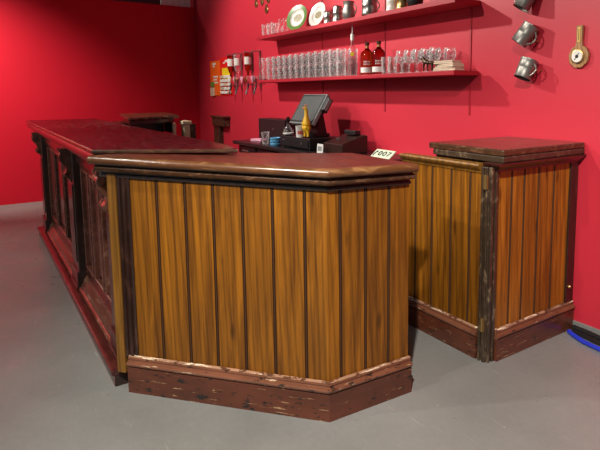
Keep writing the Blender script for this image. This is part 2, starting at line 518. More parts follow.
# ------------------------------------------------------------------ far return of the bar
FR = thing('bar_return_counter', 'dark bar return with raised wooden top at the far end of the long counter', 'bar counter', (-5.9, 1.45, 0))
bm = bmesh.new(); add_prism(bm, [(-6.26, 1.31), (-5.02, 1.12), (-5.43, 1.70), (-6.30, 1.85)], 1.165, 1.192)
wl(link('raised_top', bm, 'cornice', FR, bevel=.01), FR)
bm = bmesh.new(); add_prism(bm, [(-6.2, 1.33), (-5.10, 1.15), (-5.47, 1.66), (-6.2, 1.78)], 1.12, 1.165)
wl(link('top_moulding', bm, 'darkwood', FR, bevel=.006), FR)
wl(box('carcass', -6.15, -5.62, 1.10, 1.60, 0, 1.118, 'darkwood', FR, .004), FR)
wl(box('side_post', -5.36, -5.32, 1.60, 1.63, 0, 1.118, 'cream', FR, .004), FR)
bm = bmesh.new()
add_box(bm, -5.44, -5.34, 1.715, 1.775, 0, 1.11)
add_box(bm, -5.455, -5.325, 1.70, 1.79, 1.10, 1.135)
wl(link('end_post', bm, 'cream', FR, bevel=.006), FR)
wl(box('end_panel', -5.46, -5.42, 1.78, 1.86, 0, 1.10, 'scarred', FR, .004), FR)
wl(box('end_rail', -5.62, -5.36, 1.60, 1.63, 1.02, 1.118, 'darkwood', FR, .003), FR)

# bracket stub of the old counter left on the wall
WB = thing('wall_bracket', 'dark brown wooden bracket fixed to the red wall beyond the long counter', 'bracket', (-7.3, WY, .6))
bm = bmesh.new(); add_box(bm, -7.38, -7.17, WY-.06, WY, .45, .98)
wl(link('upright', bm, 'scarred', WB, bevel=.006), WB)
bm = bmesh.new(); add_box(bm, -7.36, -6.92, WY-.09, WY, .96, 1.085); add_box(bm, -7.38, -6.90, WY-.11, WY, 1.075, 1.10)
wl(link('cross_piece', bm, 'scarred', WB, bevel=.008), WB)

# ------------------------------------------------------------------ near bar counter (chamfered end)
NC = thing('boarded_bar_counter', 'boarded golden pine bar counter end with chipped dark red skirting', 'bar counter', (-2.2, 1.2, 0))
A = Vector((-2.596+.0, .530)); B = Vector((-1.846, 1.170)); CC = Vector((-1.822, 1.598)); D = Vector((-2.25, 1.598))
d = (B-A).normalized(); nrm = Vector((d.y, -d.x))
LAB = (B-A).length
npath = [A, B, CC, D]
# boarding (seams measured from the first full joint)
seamsF = [s for s in (.187, .329, .466, .605, .744, .888)]
wl(board_panel('front_boarding', A + d*.048, B, .15, 1.02, [s-.048 for s in seamsF], 'board', NC), NC)
wl(board_panel('end_boarding', B, CC, .15, 1.02, [.063, .190, .315], 'board', NC), NC)
wl(board_panel('side_boarding', CC, D, .15, 1.02, [.12, .25], 'board', NC), NC)
# carcass behind boards
inner = offset_path(npath, -.022)
bm = bmesh.new(); add_prism(bm, [inner[0], inner[1], inner[2], inner[3], Vector((-2.36, 1.30)), Vector((-2.64, 1.05)), Vector((-2.64, .60))], .01, 1.06)
wl(link('carcass', bm, 'darkwood', NC), NC)
# dark moulded stile at the left and the pale pine strip beside it
def fpt(s, o): return A + d*s + nrm*o
bm = bmesh.new()
prof = [(-.012, 0), (-.012, .010), (.004, .012), (.008, .004), (.014, .004), (.018, .013), (.030, .013), (.034, .004), (.040, .004), (.046, .010), (.052, .006), (.052, -.02), (-.012, -.02)]
add_prism(bm, [fpt(s, o) for s, o in prof], .165, 1.01)
wl(link('moulded_stile', bm, 'darkwood', NC), NC)
bm = bmesh.new(); add_prism(bm, [fpt(-.058, .016), fpt(-.014, .016), fpt(-.014, -.03), fpt(-.058, -.03)], .085, 1.02)
wl(link('pine_strip', bm, 'post_y', NC, bevel=.003), NC)
# skirting with moulded top
sk = [(0, 0.0), (.026, 0.0), (.026, .122), (.020, .126), (0, .126)]
skm = [(0, .126), (.021, .126), (.031, .131), (.034, .139), (.030, .147), (.018, .150), (.016, .155), (.020, .160), (.018, .167), (.006, .172), (0, .172)]
spath = [A + d*.005, B, CC + Vector((0, .004))]
wl(sweep('skirting', spath, sk, 'skirt', NC), NC)
wl(sweep('skirting_moulding', spath, skm, 'skirt_mould', NC), NC)
wl(sweep('worn_highlight', spath, [(.004, .1715), (.017, .1675), (.019, .1695), (.006, .1745)], 'worn_highlight', NC), EC if 'NC'=='gate' else NC)
# cornice in two steps, then the worktop with its rounded nosing
cpath = [A - d*.10, B, CC]
corn = [(0, 1.002), (.010, 1.002), (.014, 1.008), (.012, 1.016), (.006, 1.020), (.006, 1.032), (.028, 1.034), (.028, 1.060), (.034, 1.064), (0, 1.066)]
wl(sweep('cornice', cpath, corn, 'darkwood', NC), NC)
torus = [(.020, 1.031), (.034, 1.030), (.042, 1.036), (.044, 1.046), (.038, 1.055), (.020, 1.057)]
wl(sweep('cornice_bead', cpath, torus, 'cornice', NC), NC)
bm = bmesh.new()
nl = offset_path([A - d*.115, B, CC + Vector((0, .004))], .052)
tp = [nl[0], nl[1], nl[2], Vector((-2.27, 1.60)), Vector((-2.40, 1.27)), Vector((-2.55, 1.02)), Vector((-2.62, .90)), Vector((-2.69, .50))]
add_prism(bm, tp, 1.066, 1.100)
wl(link('counter_top', bm, 'top_near', NC, bevel=.010, seg=3), NC)
nos = [(.03, 1.062), (.052, 1.063), (.061, 1.069), (.065, 1.080), (.062, 1.091), (.054, 1.098), (.040, 1.1005), (.03, 1.100)]
wl(sweep('nosing', [A - d*.115, B, CC + Vector((0, .004))], nos, 'nosing', NC), NC)
# the old counter leans a little: it stands a touch taller at its left end
for o_ in NC.children:
    for v in o_.data.vertices:
        X_, Y_ = v.co.x + NC.location.x, v.co.y + NC.location.y
        v.co.z *= 1 - .011*(X_-B.x) - .021*(Y_-B.y)

# ------------------------------------------------------------------ end cabinet against the wall with its hinged gate
EC = thing('bar_end_cabinet', 'boarded pine bar cabinet with dark red top standing against the wall', 'cabinet', (-2.0, 2.45, 0))
fx = -1.775
E0 = Vector((fx, 2.165)); E1 = Vector((fx, WY-.004))
wl(box('carcass', -2.24, fx-.022, 2.17, WY-.004, 0, 1.05, 'darkwood', EC, 0), EC)
wl(board_panel('end_boarding', E0, Vector((fx, 2.772)), .15, 1.02, [.098, .203, .325, .464], 'board_r', EC), EC)
bm = bmesh.new(); add_box(bm, fx-.03, fx+.012, 2.772, WY-.004, .165, 1.03)
wl(link('end_stile', bm, 'darkwood', EC, bevel=.004), EC)
bm = bmesh.new(); add_lathe(bm, [(.0, 0), (.007, 0), (.007, .010), (.011, .013), (.008, .020), (0, .021)], 14, T(fx+.010, 2.790, .27) @ RY(PI/2))
wl(link('knob', bm, 'brass', EC, smooth=True), EC)
sk2 = [(0, 0.0), (.024, 0.0), (.024, .118), (.018, .122), (0, .122)]
skm2 = [(0, .122), (.018, .122), (.029, .127), (.032, .136), (.028, .145), (.016, .148), (.015, .154), (.019, .160), (.012, .168), (0, .170)]
p_end = [Vector((fx, 2.150)), Vector((fx, WY-.006))]
s1 = wl(sweep('skirting', p_end, sk2, 'skirt', EC), EC)
wl(sweep('skirting_moulding', p_end, skm2, 'skirt_mould', EC), EC)
wl(sweep('worn_highlight', p_end, [(.004, .1695), (.017, .1645), (.019, .1665), (.006, .1725)], 'worn_highlight', EC), EC if 'EC'=='gate' else EC)
# corner post with mouldings
bm = bmesh.new()
add_box(bm, fx-.060, fx-.004, 2.094, 2.160, 0.0, 1.03)
add_box(bm, fx-.052, fx-.036, 2.084, 2.095, .0, 1.03)
add_box(bm, fx-.026, fx-.010, 2.086, 2.095, .0, 1.03)
add_box(bm, fx-.006, fx+.008, 2.100, 2.118, .0, 1.03)
add_box(bm, fx-.006, fx+.010, 2.128, 2.150, .0, 1.03)
wl(link('corner_post', bm, 'scarred', EC, bevel=.003), EC)
for zc in (.205, .955):
    bm = bmesh.new()
    add_box(bm, fx-.036, fx-.006, 2.080, 2.086, zc-.035, zc+.035)
    add_lathe(bm, [(.006, -.037), (.006, .037)], 10, T(fx-.021, 2.080, zc))
    wl(link('hinge', bm, 'brass', EC), EC)
# cornice of the end face, dark lower slab, upper slab
cend = [(0, 1.005), (.014, 1.005), (.018, 1.014), (.034, 1.020), (.044, 1.034), (.056, 1.042), (.058, 1.052), (0, 1.052)]
wl(sweep('cornice', [Vector((fx-.05, 2.15)), Vector((fx, 2.15)), Vector((fx, WY-.006))], cend, 'mahog', EC), EC)
bm = bmesh.new(); add_prism(bm, [(-2.25, 2.150), (fx+.046, 2.135), (fx+.046, WY-.005), (-2.25, WY-.005)], 1.052, 1.085)
wl(link('lower_slab', bm, 'scarred', EC, bevel=.007, seg=3), EC)
bm = bmesh.new(); add_prism(bm, [(-2.28, 2.145), (fx+.045, 2.135), (fx+.045, WY-.005), (-2.28, WY-.005)], 1.086, 1.120, 0, 1)
wl(link('cabinet_top', bm, ['top_near', 'cornice'], EC, bevel=.009, seg=3), EC)
# gate
G0 = Vector((-2.46, 2.108)); G1 = Vector((fx-.064, 2.108))
gate = wl(board_panel('gate', G0, G1, .13, 1.0, [.115, .255, .404, .540], 'board', EC), EC)
gate['label'] = 'boarded pine gate with low ledge'
wl(sweep('gate_skirting', [G0, G1], sk2, 'skirt', gate), EC)
wl(sweep('gate_moulding', [G0, G1], skm2, 'skirt_mould', gate), EC)
wl(sweep('worn_highlight', [G0, G1], [(.004, .1695), (.017, .1645), (.019, .1665), (.006, .1725)], 'worn_highlight', gate), EC if 'gate'=='gate' else EC)
led = [(-.035, .992), (.004, .992), (.010, 1.001), (.010, 1.006), (.018, 1.010), (.026, 1.020), (.030, 1.024), (.034, 1.034), (.030, 1.042), (-.035, 1.042)]
wl(sweep('gate_ledge', [G0, G1 - Vector((.0, 0))], led, 'post_y', gate), EC)

# ------------------------------------------------------------------ wall shelves
SY = 2.605
def shelf(label, x0, x1, z0, z1):
    bm = bmesh.new()
    add_prism(bm, [(x0, SY), (x1, SY), (x1, WY-.001), (x0, WY-.001)], z0, z1)
    o = link('wall_shelf', bm, 'shelf_red', bevel=.003)
    return tag(o, label, 'shelf')
UZ, LZ = 2.02, 1.55
shelf('upper red wall shelf carrying pewter tankards and plates', -5.52, -2.54, UZ-.035, UZ)
shelf('lower red wall shelf carrying rows of glasses and spirit bottles', -5.52, -2.54, LZ-.030, LZ)

def place(root, x, y, z, rz, label, group=None, first=False, scale=1):
    c = root if first else copy_tree(root)
    c.location = (x, y, z); c.rotation_euler = (0, 0, rz); c.scale = (scale,)*3
    c['label'] = label
    if group: c['group'] = group
    return c

# half pint mugs
def glass_mug():
    r = thing('glass_mug', '', 'glass mug')
    bm = bmesh.new()
    h = .118
    prof = [(0, 0), (.034, 0), (.037, .006), (.040, .05), (.043, h-.002), (.0425, h), (.040, h-.002), (.037, .05), (.033, .014), (0, .012)]
    add_lathe(bm, prof, 16, cap=False)
    link('bowl', bm, 'glass', r, smooth=True)
    bm = bmesh.new()
    pts = [(.041+.034*math.sin(t*PI), 0, .022+.074*t) for t in [k/8 for k in range(9)]]
    add_tube(bm, pts, .005, 8)
    link('handle', bm, 'glass', r, smooth=True)
    return r
mug0 = glass_mug(); first = True
n_col = 13
for k in range(n_col):
    for row in range(2):
        for lev in range(2):
            x = -5.43 + k*.1235 + random.uniform(-.001, .001) + .03*row
            y = 2.665 + row*.105
            rz = -2.3 + random.uniform(-.12, .12)
            rown = ('front', 'back')[row]; ln = ('lower', 'upper')[lev]
            lab = 'clear glass mug with handle, %s tier of the %s row on the lower shelf' % (ln, rown)
            place(mug0, x, y, LZ + .001 + lev*.1195, rz, lab, 'glass mugs, %s tier of the %s row on the lower shelf' % (ln, rown), first)
            first = False

# wine / gin glasses and tumblers on the right half of the lower shelf
def stem_glass(kind):
    r = thing('stem_glass' if kind else 'tumbler', '', 'glass')
    bm = bmesh.new()
    if kind:
        prof = [(0, 0), (.034, 0), (.034, .002), (.008, .006), (.004, .014), (.004, .060), (.010, .068), (.030, .080), (.043, .105), (.044, .130), (.036, .168), (.0345, .168), (.042, .130), (.041, .106), (.028, .083), (0, .073)]
        add_lathe(bm, prof, 18, cap=False); link('stem_and_bowl', bm, 'glass', r, smooth=True)
    else:
        prof = [(0, 0), (.030, 0), (.032, .004), (.038, .130), (.0365, .130), (.030, .012), (0, .010)]
        add_lathe(bm, prof, 18, cap=False); link('bowl', bm, 'glass', r, smooth=True)
    return r
g1 = stem_glass(1); first = True
stem_x = (-3.15, -3.06, -2.97, -2.88, -2.79)
for k, x in enumerate(stem_x):
    for row in range(2):
        rown = ('front', 'back')[row]
        place(g1, x + .04*row, 2.675 + .105*row, LZ+.001, 0, 'stemmed wine glass in the %s row between the tumblers and the linen stack' % rown, 'stem glasses, %s row' % rown, first); first = False
g2 = stem_glass(0); first = True
for k, x in enumerate((-3.325, -3.245)):
    for row in range(2):
        rown = ('front', 'back')[row]
        place(g2, x+.03*row, 2.665+.105*row, LZ+.001, 0, 'plain straight tumbler in the %s row right of the whisky bottles' % rown, 'tumblers beside the whisky bottles, %s row' % rown, first); first = False

# clear spirit bottle with pourer
def lathe_obj(name, prof, m, parent, n=20, mat=None):
    bm = bmesh.new(); add_lathe(bm, prof, n, mat); return link(name, bm, m, parent, smooth=True)
vb = thing('spirit_bottle', 'tall clear spirit bottle with pourer on the lower shelf', 'bottle', (-3.80, 2.68, LZ+.001))
lathe_obj('bottle_body', [(0, 0), (.037, 0), (.039, .01), (.039, .20), (.030, .235), (.015, .262), (.0135, .30), (0, .30)], 'glass_b', vb)
bm = bmesh.new(); add_box(bm, -.014, .014, -.0405, -.0396, .165, .195, mat=RZ(.9)); link('label', bm, 'cardyel', vb)
lathe_obj('cap', [(0, .296), (.0165, .296), (.0165, .345), (.013, .35), (0, .35)], 'paper', vb)
lathe_obj('pourer', [(0, .35), (.006, .35), (.004, .40), (.003, .43), (0, .43)], 'steel', vb, 10)
# whisky bottles
def whisky(label, x, liq):
    w = thing('whisky_bottle', label, 'bottle', (x, 2.68, LZ+.001), 0, 'red brown whisky bottles with white labels')
    b = lathe_obj('bottle_body', [(0, 0), (.053, 0), (.056, .006), (.056, .165), (.050, .185), (.024, .203), (.016, .215), (.015, .240), (0, .240)], liq, w, 24)
    lathe_obj('neck_band', [(.0162, .217), (.0162, .235)], 'brass', w)
    lathe_obj('cork', [(0, .2401), (.019, .2401), (.019, .262), (0, .264)], 'bronze', w)
    bm = bmesh.new()
    for z0, z1, a0 in ((.018, .060, 1.15),):
        n = 14
        ang = [-.70 + (k/n-.5)*2*a0 for k in range(n+1)]
        lo = [bm.verts.new((.0566*math.cos(a), .0566*math.sin(a), z0)) for a in ang]
        hi = [bm.verts.new((.0566*math.cos(a), .0566*math.sin(a), z1)) for a in ang]
        for i in range(n): bm.faces.new([lo[i], lo[i+1], hi[i+1], hi[i]])
    link('front_label', bm, 'paper', w)
    bm = bmesh.new()   # small white printed letters above the label
    for row, zz in enumerate((.085, .105)):
        for k in range(5):
            a = -.70 + (k-2)*.20
            add_box(bm, -.003, .003, -.0004, .0004, zz-.006, zz+.006, mat=T(.0566*math.cos(a), .0566*math.sin(a), 0) @ RZ(a+PI/2))
    link('lettering', bm, 'paper', w)
whisky('amber brown whisky bottle with white label, nearer the tall clear bottle', -3.59, 'amber')
whisky('red whisky bottle with white label, beside the straight tumblers', -3.435, 'redspirit')

# bronze dog figurine
def skin_obj(name, verts, edges, radii, m, parent, sub=1):
    me = bpy.data.meshes.new(name); me.from_pydata(verts, edges, []); me.materials.append(M[m])
    o = bpy.data.objects.new(name, me); C.objects.link(o); o.parent = parent
    s = o.modifiers.new('skin', 'SKIN'); s.use_smooth_shade = True
    for v, r in zip(me.skin_vertices[0].data, radii): v.radius = (r, r)
    me.skin_vertices[0].data[0].use_root = True
    ss = o.modifiers.new('sub', 'SUBSURF'); ss.levels = sub; ss.render_levels = sub
    return o
dog = thing('dog_figurine', 'dark bronze dog figurine standing in front of the glasses on the lower shelf', 'figurine', (-2.80, 2.622, LZ+.001), 0)
vs = [(.035, 0, .062), (0, 0, .060), (-.030, 0, .066), (-.044, 0, .086), (-.060, 0, .094), (-.078, 0, .088),
      (.058, 0, .056), (.075, 0, .040), (.085, 0, .030),
      (-.030, -.012, .060), (-.034, -.012, .030), (-.036, -.012, .004), (-.022, .012, .060), (-.020, .012, .030), (-.016, .012, .004),
      (.040, -.012, .055), (.050, -.012, .030), (.046, -.012, .004), (.032, .012, .055), (.030, .012, .030), (.030, .012, .004), (-.050, 0, .106)]
ed = [(0,1),(1,2),(2,3),(3,4),(4,5),(0,6),(6,7),(7,8),(2,9),(9,10),(10,11),(2,12),(12,13),(13,14),(0,15),(15,16),(16,17),(0,18),(18,19),(19,20),(4,21)]
rd = [.015, .014, .017, .010, .011, .006, .010, .004, .003, .008, .005, .005, .008, .005, .005, .009, .005, .005, .009, .005, .005, .004]
skin_obj('dog_body', vs, ed, rd, 'bronze', dog)

# folded linen napkins
for i, (dx, dz, w) in enumerate(((0, 0, .20), (.008, .023, .19), (-.012, .046, .17))):
    bm = bmesh.new()
    add_box(bm, -w/2, w/2, -.05, .05, 0, .011); add_box(bm, -w/2+.003, w/2-.004, -.048, .05, .0115, .022)
    o = link('folded_napkin', bm, 'linen', bevel=.004)
    o.location = (-2.645+dx, 2.665, LZ+.001+dz); o.rotation_euler = (0, 0, (.05, -.10, .08)[i])
    tag(o, ('folded cream napkin at the bottom of the stack on the lower shelf end', 'folded cream napkin in the middle of the stack on the lower shelf', 'folded cream napkin on top of the stack on the lower shelf')[i], 'napkin', 'folded napkins')

# ---- upper shelf
jx = ((-5.40, 'leftmost small glass jug with handle on the upper shelf'), (-5.275, 'small glass jug second from the left end of the upper shelf'), (-5.185, 'small glass jug third from the left end of the upper shelf'))
for k, (x, lab) in enumerate(jx):
    place(mug0, x, 2.66, UZ+.001, (PI, PI, .6)[k], lab, 'small glass jugs on the upper shelf')
bl = None
for k, (x, lab) in enumerate(((-5.06, 'round glass decanter with bulb neck beside the small jugs'), (-4.965, 'round glass decanter nearest the green rimmed plate'))):
    if bl is None:
        bl = thing('small_decanter', lab, 'decanter', (x, 2.66, UZ+.001), 0, 'small round glass decanters')
        lathe_obj('decanter_body', [(0, 0), (.026, 0), (.036, .018), (.036, .04), (.020, .068), (.011, .082), (.011, .10), (0, .10)], 'glass', bl)
        lathe_obj('stopper', [(0, .1005), (.010, .101), (.020, .120), (.018, .138), (0, .145)], 'glass', bl)
    else: place(bl, x, 2.66, UZ+.001, 0, lab, 'small round glass decanters')

def plate(label, x, rad, rim, tilt, yaw=0):
    p = thing('display_plate', label, 'plate', (x, 2.715, UZ+.003), yaw)
    Mx = T(0, 0, rad*math.cos(tilt)) @ RX(PI/2 - tilt)
    bm = bmesh.new()
    add_lathe(bm, [(0, -.012), (rad*.55, -.012), (rad*.66, -.004), (rad, .006), (rad, .010), (rad*.66, .001), (rad*.60, -.006), (0, -.007)], 40, Mx, 0, False)
    for f in bm.faces:
        pass
    o = link('dish', bm, 'china', p, smooth=True)
    bm = bmesh.new(); add_lathe(bm, [(rad*.70, .0035), (rad*.995, .0112), (rad*.995, .0122), (rad*.70, .0046)], 40, Mx, 0, False)
    link('rim_band', bm, rim, p, smooth=True)
    bm = bmesh.new(); add_lathe(bm, [(0, -.0062), (rad*.42, -.0062), (rad*.42, -.0055), (0, -.0055)], 30, Mx @ Matrix.Diagonal((1, .72, 1, 1)), 0, False)
    link('printed_picture', bm, 'picture', p)
plate('green rimmed display plate with printed picture on the upper shelf', -4.80, .134, 'green', .30, .30)
plate('white display plate with floral picture beside the green rimmed plate', -4.41, .118, 'china', .30, .10)

def tankard(label, x, y, z, h, r0, r1, m, hz, jug=False, rotm=None, group=None, lid=False):
    t = thing('pewter_tankard', label, 'tankard', (x, y, z), hz, group)
    if jug:
        prof = [(0, 0), (r0*.85, 0), (r0*.9, .006), (r0*1.12, h*.25), (r0*1.12, h*.45), (r0*.85, h*.72), (r0*.88, h*.86), (r1, h), (r1-.003, h), (r0*.8, h*.72), (r0, h*.4), (r0*.8, .01), (0, .008)]
    else:
        prof = [(0, 0), (r0*1.06, 0), (r0*1.08, .008), (r0, .014), ((r0+r1)/2, h*.5), ((r0+r1)/2+.002, h*.53), ((r0+r1)/2, h*.56), (r1, h-.006), (r1+.003, h-.003), (r1, h), (r1-.004, h-.002), (r0-.004, .012), (0, .010)]
    bm = bmesh.new(); add_lathe(bm, prof, 28, rotm, 0, False); link('vessel', bm, m, t, smooth=True)
    bm = bmesh.new()
    pts = [Vector((r1*.95 + .036*math.sin(k/9*PI)**.8, 0, h*.20 + h*.66*k/9)) for k in range(10)]
    if rotm is not None: pts = [rotm @ p for p in pts]
    add_tube(bm, pts, .0055, 8); link('handle', bm, m, t, smooth=True)
    return t
tankard('smallest pewter beaker beside the white plate', -4.15, 2.66, UZ+.001, .105, .036, .038, 'pewter', .4)
tankard('plain tall pewter tankard between the beaker and the bellied jug', -3.995, 2.66, UZ+.001, .135, .042, .040, 'pewter', .6)
tankard('bellied pewter jug left of the wide silver tankard', -3.825, 2.66, UZ+.001, .150, .050, .050, 'pewter_d', .3, True)
tankard('wide silver tankard with bold handle above the whisky bottles', -3.53, 2.66, UZ+.001, .135, .062, .062, 'pewter', .3)
tankard('white and grey mug beyond the wide silver tankard on the upper shelf', -3.25, 2.66, UZ+.001, .13, .042, .044, 'china', 1.9)
tankard('small gold coloured mug near the right of the upper shelf', -3.13, 2.66, UZ+.001, .12, .042, .044, 'brass', 1.9)
tankard('black jug at the right of the items on the upper shelf', -2.99, 2.66, UZ+.001, .13, .055, .05, 'black', 1.9, True)

# tankards hung on the wall
def hung(label, x, z, h, r, ang, yaw, lidded=False):
    """tilted tankard hanging by its handle from a hook"""
    t = thing('hanging_tankard', label, 'tankard', (x, WY, z), 0, 'tankards hung on the wall')
    R = T(0, -.062, 0) @ RY(ang) @ RX(.35) @ T(0, 0, -h/2)
    prof = [(0, 0), (r*1.04, 0), (r*1.06, .006), (r, .012), (r*.98, h*.45), (r*1.01, h*.48), (r*.98, h*.52), (r*.96, h-.005), (r*1.0, h), (r*.93, h-.002), (r*.93, .01), (0, .008)]
    bm = bmesh.new(); add_lathe(bm, prof, 28, R, 0, False); link('vessel', bm, 'pewter_d', t, smooth=True)
    bm = bmesh.new()
    hd = Vector((math.cos(yaw), math.sin(yaw), 0))
    pts = [R @ (hd*(r*.95 + .034*math.sin(k/9*PI)**.8) + Vector((0, 0, h*.18 + h*.66*k/9))) for k in range(10)]
    add_tube(bm, pts, .0055, 8); link('handle', bm, 'pewter_d', t, smooth=True)
    mid = pts[5]
    bm = bmesh.new(); add_tube(bm, [(mid.x*.9, .0, mid.z+.006), (mid.x*.9, mid.y, mid.z+.004), (mid.x*.9, mid.y-.008, mid.z+.016)], .003, 8)
    link('hook', bm, 'brass', t)
    if lidded:
        bm = bmesh.new()
        add_lathe(bm, [(0, 0), (r*.9, 0), (r*.8, .008), (r*.3, .014), (.008, .016), (.008, .024), (0, .026)], 24, R @ T(r*.9, 0, h*1.0) @ RY(.9))
        link('lid', bm, 'pewter_d', t, smooth=True)
hung('dark pewter tankard hung highest on the wall, cut off by the top of the view', -2.125, 1.965, .125, .052, -2.75, 0, False)
hung('lidded dark pewter tankard hung in the middle of the wall column', -2.125, 1.755, .13, .053, PI+.55, PI+.0, False)
hung('dark pewter tankard hung lowest of the wall column', -2.11, 1.545, .12, .054, PI+.18, PI+.2, False)

# barometer
ba = thing('wall_barometer', 'small wooden banjo barometer with white round dial on the red wall', 'barometer', (-1.79, WY, 1.66))
bm = bmesh.new()
out = []
for k in range(25):
    a = PI*.5 - .38 - k/24*(2*PI-.76)
    rr = .062 if k % 3 else .059
    out.append((rr*math.cos(a), -.055 + rr*math.sin(a)*1.05))
out = out + [(-.017, .03), (-.020, .118), (.020, .118), (.017, .03)]
out = [(x, z) for x, z in out]
a_ = [bm.verts.new((x, -.020, z)) for x, z in out]; b_ = [bm.verts.new((x, -.001, z)) for x, z in out]
bm.faces.new(a_); bm.faces.new(b_)
for i in range(len(out)): bm.faces.new([a_[i], a_[(i+1) % len(out)], b_[(i+1) % len(out)], b_[i]])
link('backboard', bm, 'oak', ba, bevel=.003)
bm = bmesh.new(); add_lathe(bm, [(0, 0), (.037, 0), (.039, .004), (.039, .010), (.033, .012), (0, .012)], 32, T(0, -.0201, -.055) @ RX(PI/2)); link('dial_case', bm, 'brass', ba, smooth=True)
bm = bmesh.new(); add_lathe(bm, [(0, 0), (.033, 0), (.033, .001), (0, .001)], 32, T(0, -.0325, -.055) @ RX(PI/2)); dl = link('dial', bm, 'china', ba)
bm = bmesh.new()
add_lathe(bm, [(0, 0), (.010, 0), (.010, .001), (0, .001)], 12, T(0, -.034, -.055) @ RX(PI/2))
add_box(bm, -.0015, .0015, -.036, -.035, -.024, .022, mat=T(0, 0, -.055) @ RY(.6))
link('hands', bm, 'black', ba)
bm = bmesh.new(); add_box(bm, -.008, .008, -.023, -.0195, .025, .108); tm = link('thermometer_plate', bm, 'gilt', ba, bevel=.001)
bm = bmesh.new(); add_tube(bm, [(0, -.0245, .034), (0, -.0245, .10)], .0015, 6); link('thermometer_tube', bm, 'black', tm)

# ------------------------------------------------------------------ wall items left of the shelves
sc = thing('snack_card', 'orange hanging snack card with pale packets near the wall corner', 'snack card', (-7.39, WY, 1.62))
box('backing_card', -.18, .18, -.010, .0, -.24, .24, 'orange', sc, .001)
bm = bmesh.new()
for (x, z, w, h) in ((-.02, .20, .12, .03), (-.04, .165, .07, .02), (.02, .02, .16, .025), (.0, -.02, .14, .02), (.03, -.06, .15, .02)):
    add_box(bm, x-w/2, x+w/2, -.0125, -.0102, z-h/2, z+h/2)
link('printing', bm, 'china', sc)
bm = bmesh.new(); add_box(bm, -.16, -.02, -.03, -.0105, -.25, -.13); link('packet', bm, 'nuts', sc, bevel=.006)
bm = bmesh.new(); add_box(bm, -.15, -.03, -.028, -.0105, -.12, -.05); link('packet', bm, 'green', sc, bevel=.006)
s2 = thing('snack_card', 'red and yellow snack card with rows of pale packets beside the orange card', 'snack card', (-6.98, WY, 1.63))
box('backing_card', -.20, .20, -.012, .0, -.25, .26, 'cardred', s2, .001)
box('yellow_field', -.14, .16, -.0145, -.0125, -.04, .12, 'cardyel', s2, .0)
bm = bmesh.new()
for (x, z, w, h) in ((.02, .21, .10, .03), (-.06, .19, .06, .02), (.10, .16, .06, .03)):
    add_box(bm, x-w/2, x+w/2, -.0145, -.0125, z-h/2, z+h/2)
link('printing', bm, 'china', s2)
for r_ in range(5):
    for c_ in range(3):
        x = -.13+c_*.125; z = .0-r_*.052
        bm = bmesh.new(); add_box(bm, x-.055, x+.055, -.034+.002*c_, -.0150, z-.020, z+.020); link('packet', bm, 'china' if (r_+c_) % 3 else 'nuts', s2, bevel=.006)

def optic(label, x, bottle, cham='china', g='wall optics left of the shelves'):
    o = thing('wall_optic', label, 'bottle dispenser', (x, WY, 1.62), 0, g)
    bm = bmesh.new(); add_box(bm, -.012, .012, -.012, -.001, -.16, .30); add_box(bm, -.020, .020, -.085, -.012, -.115, -.100); add_box(bm, -.03, .03, -.10, -.012, .275, .290)
    link('bracket', bm, 'steel', o, bevel=.002)
    if bottle:
        Q = T(0, -.062, .272) @ RX(PI)
        bm = bmesh.new(); add_lathe(bm, [(0, 0), (.038, 0), (.042, .008), (.042, .16), (.030, .20), (.014, .225), (.013, .27), (0, .27)], 20, Q)
        link('inverted_bottle', bm, bottle, o, smooth=True)
        bm = bmesh.new(); add_lathe(bm, [(.0425, .045), (.0425, .135)], 20, Q, cap=False); link('bottle_label', bm, 'china', o, smooth=True)
    bm = bmesh.new(); add_lathe(bm, [(0, 0), (.020, .0), (.022, .01), (.022, .055), (.012, .075), (0, .076)], 16, T(0, -.062, -.080)); link('measure_chamber', bm, 'glass', o, smooth=True)
    bm = bmesh.new(); add_lathe(bm, [(0, 0), (.030, .0), (.034, .004), (.030, .010), (0, .012)], 20, T(0, -.09, -.045) @ RX(PI/2) ); md = link('medallion', bm, cham, o, smooth=True)
    bm = bmesh.new(); add_tube(bm, [(0, -.062, -.08), (0, -.066, -.13), (.006, -.09, -.18), (.01, -.10, -.225)], [.010, .012, .008, .011], 8); link('lever', bm, 'black', o, smooth=True)
    bm = bmesh.new()
    tri = [(-.055, .045), (.055, .045), (0, -.04)]
    for s_ in (1,):
        a = [bm.verts.new((x_+.085, -.050, z_-.05)) for x_, z_ in tri]; b = [bm.verts.new((x_+.085, -.044, z_-.05)) for x_, z_ in tri]
        bm.faces.new(a); bm.faces.new(b)
        for i in range(3): bm.faces.new([a[i], a[(i+1) % 3], b[(i+1) % 3], b[i]])
        add_box(bm, .02, .14, -.044, -.038, -.01, -.004)
    link('name_plate', bm, 'pink' if bottle else 'steel', o)
optic('wall optic with dark bottle touching the red and yellow snack card', -6.695, 'amber')
optic('wall optic with clear empty looking bottle between the other two bottles', -6.48, 'glass', 'brass')
optic('wall optic with white labelled amber bottle nearest the shelves', -6.165, 'amber', 'brass')
optic('bottleless wall optic bracket with black lever below the shelf end', -5.94, None, 'steel')

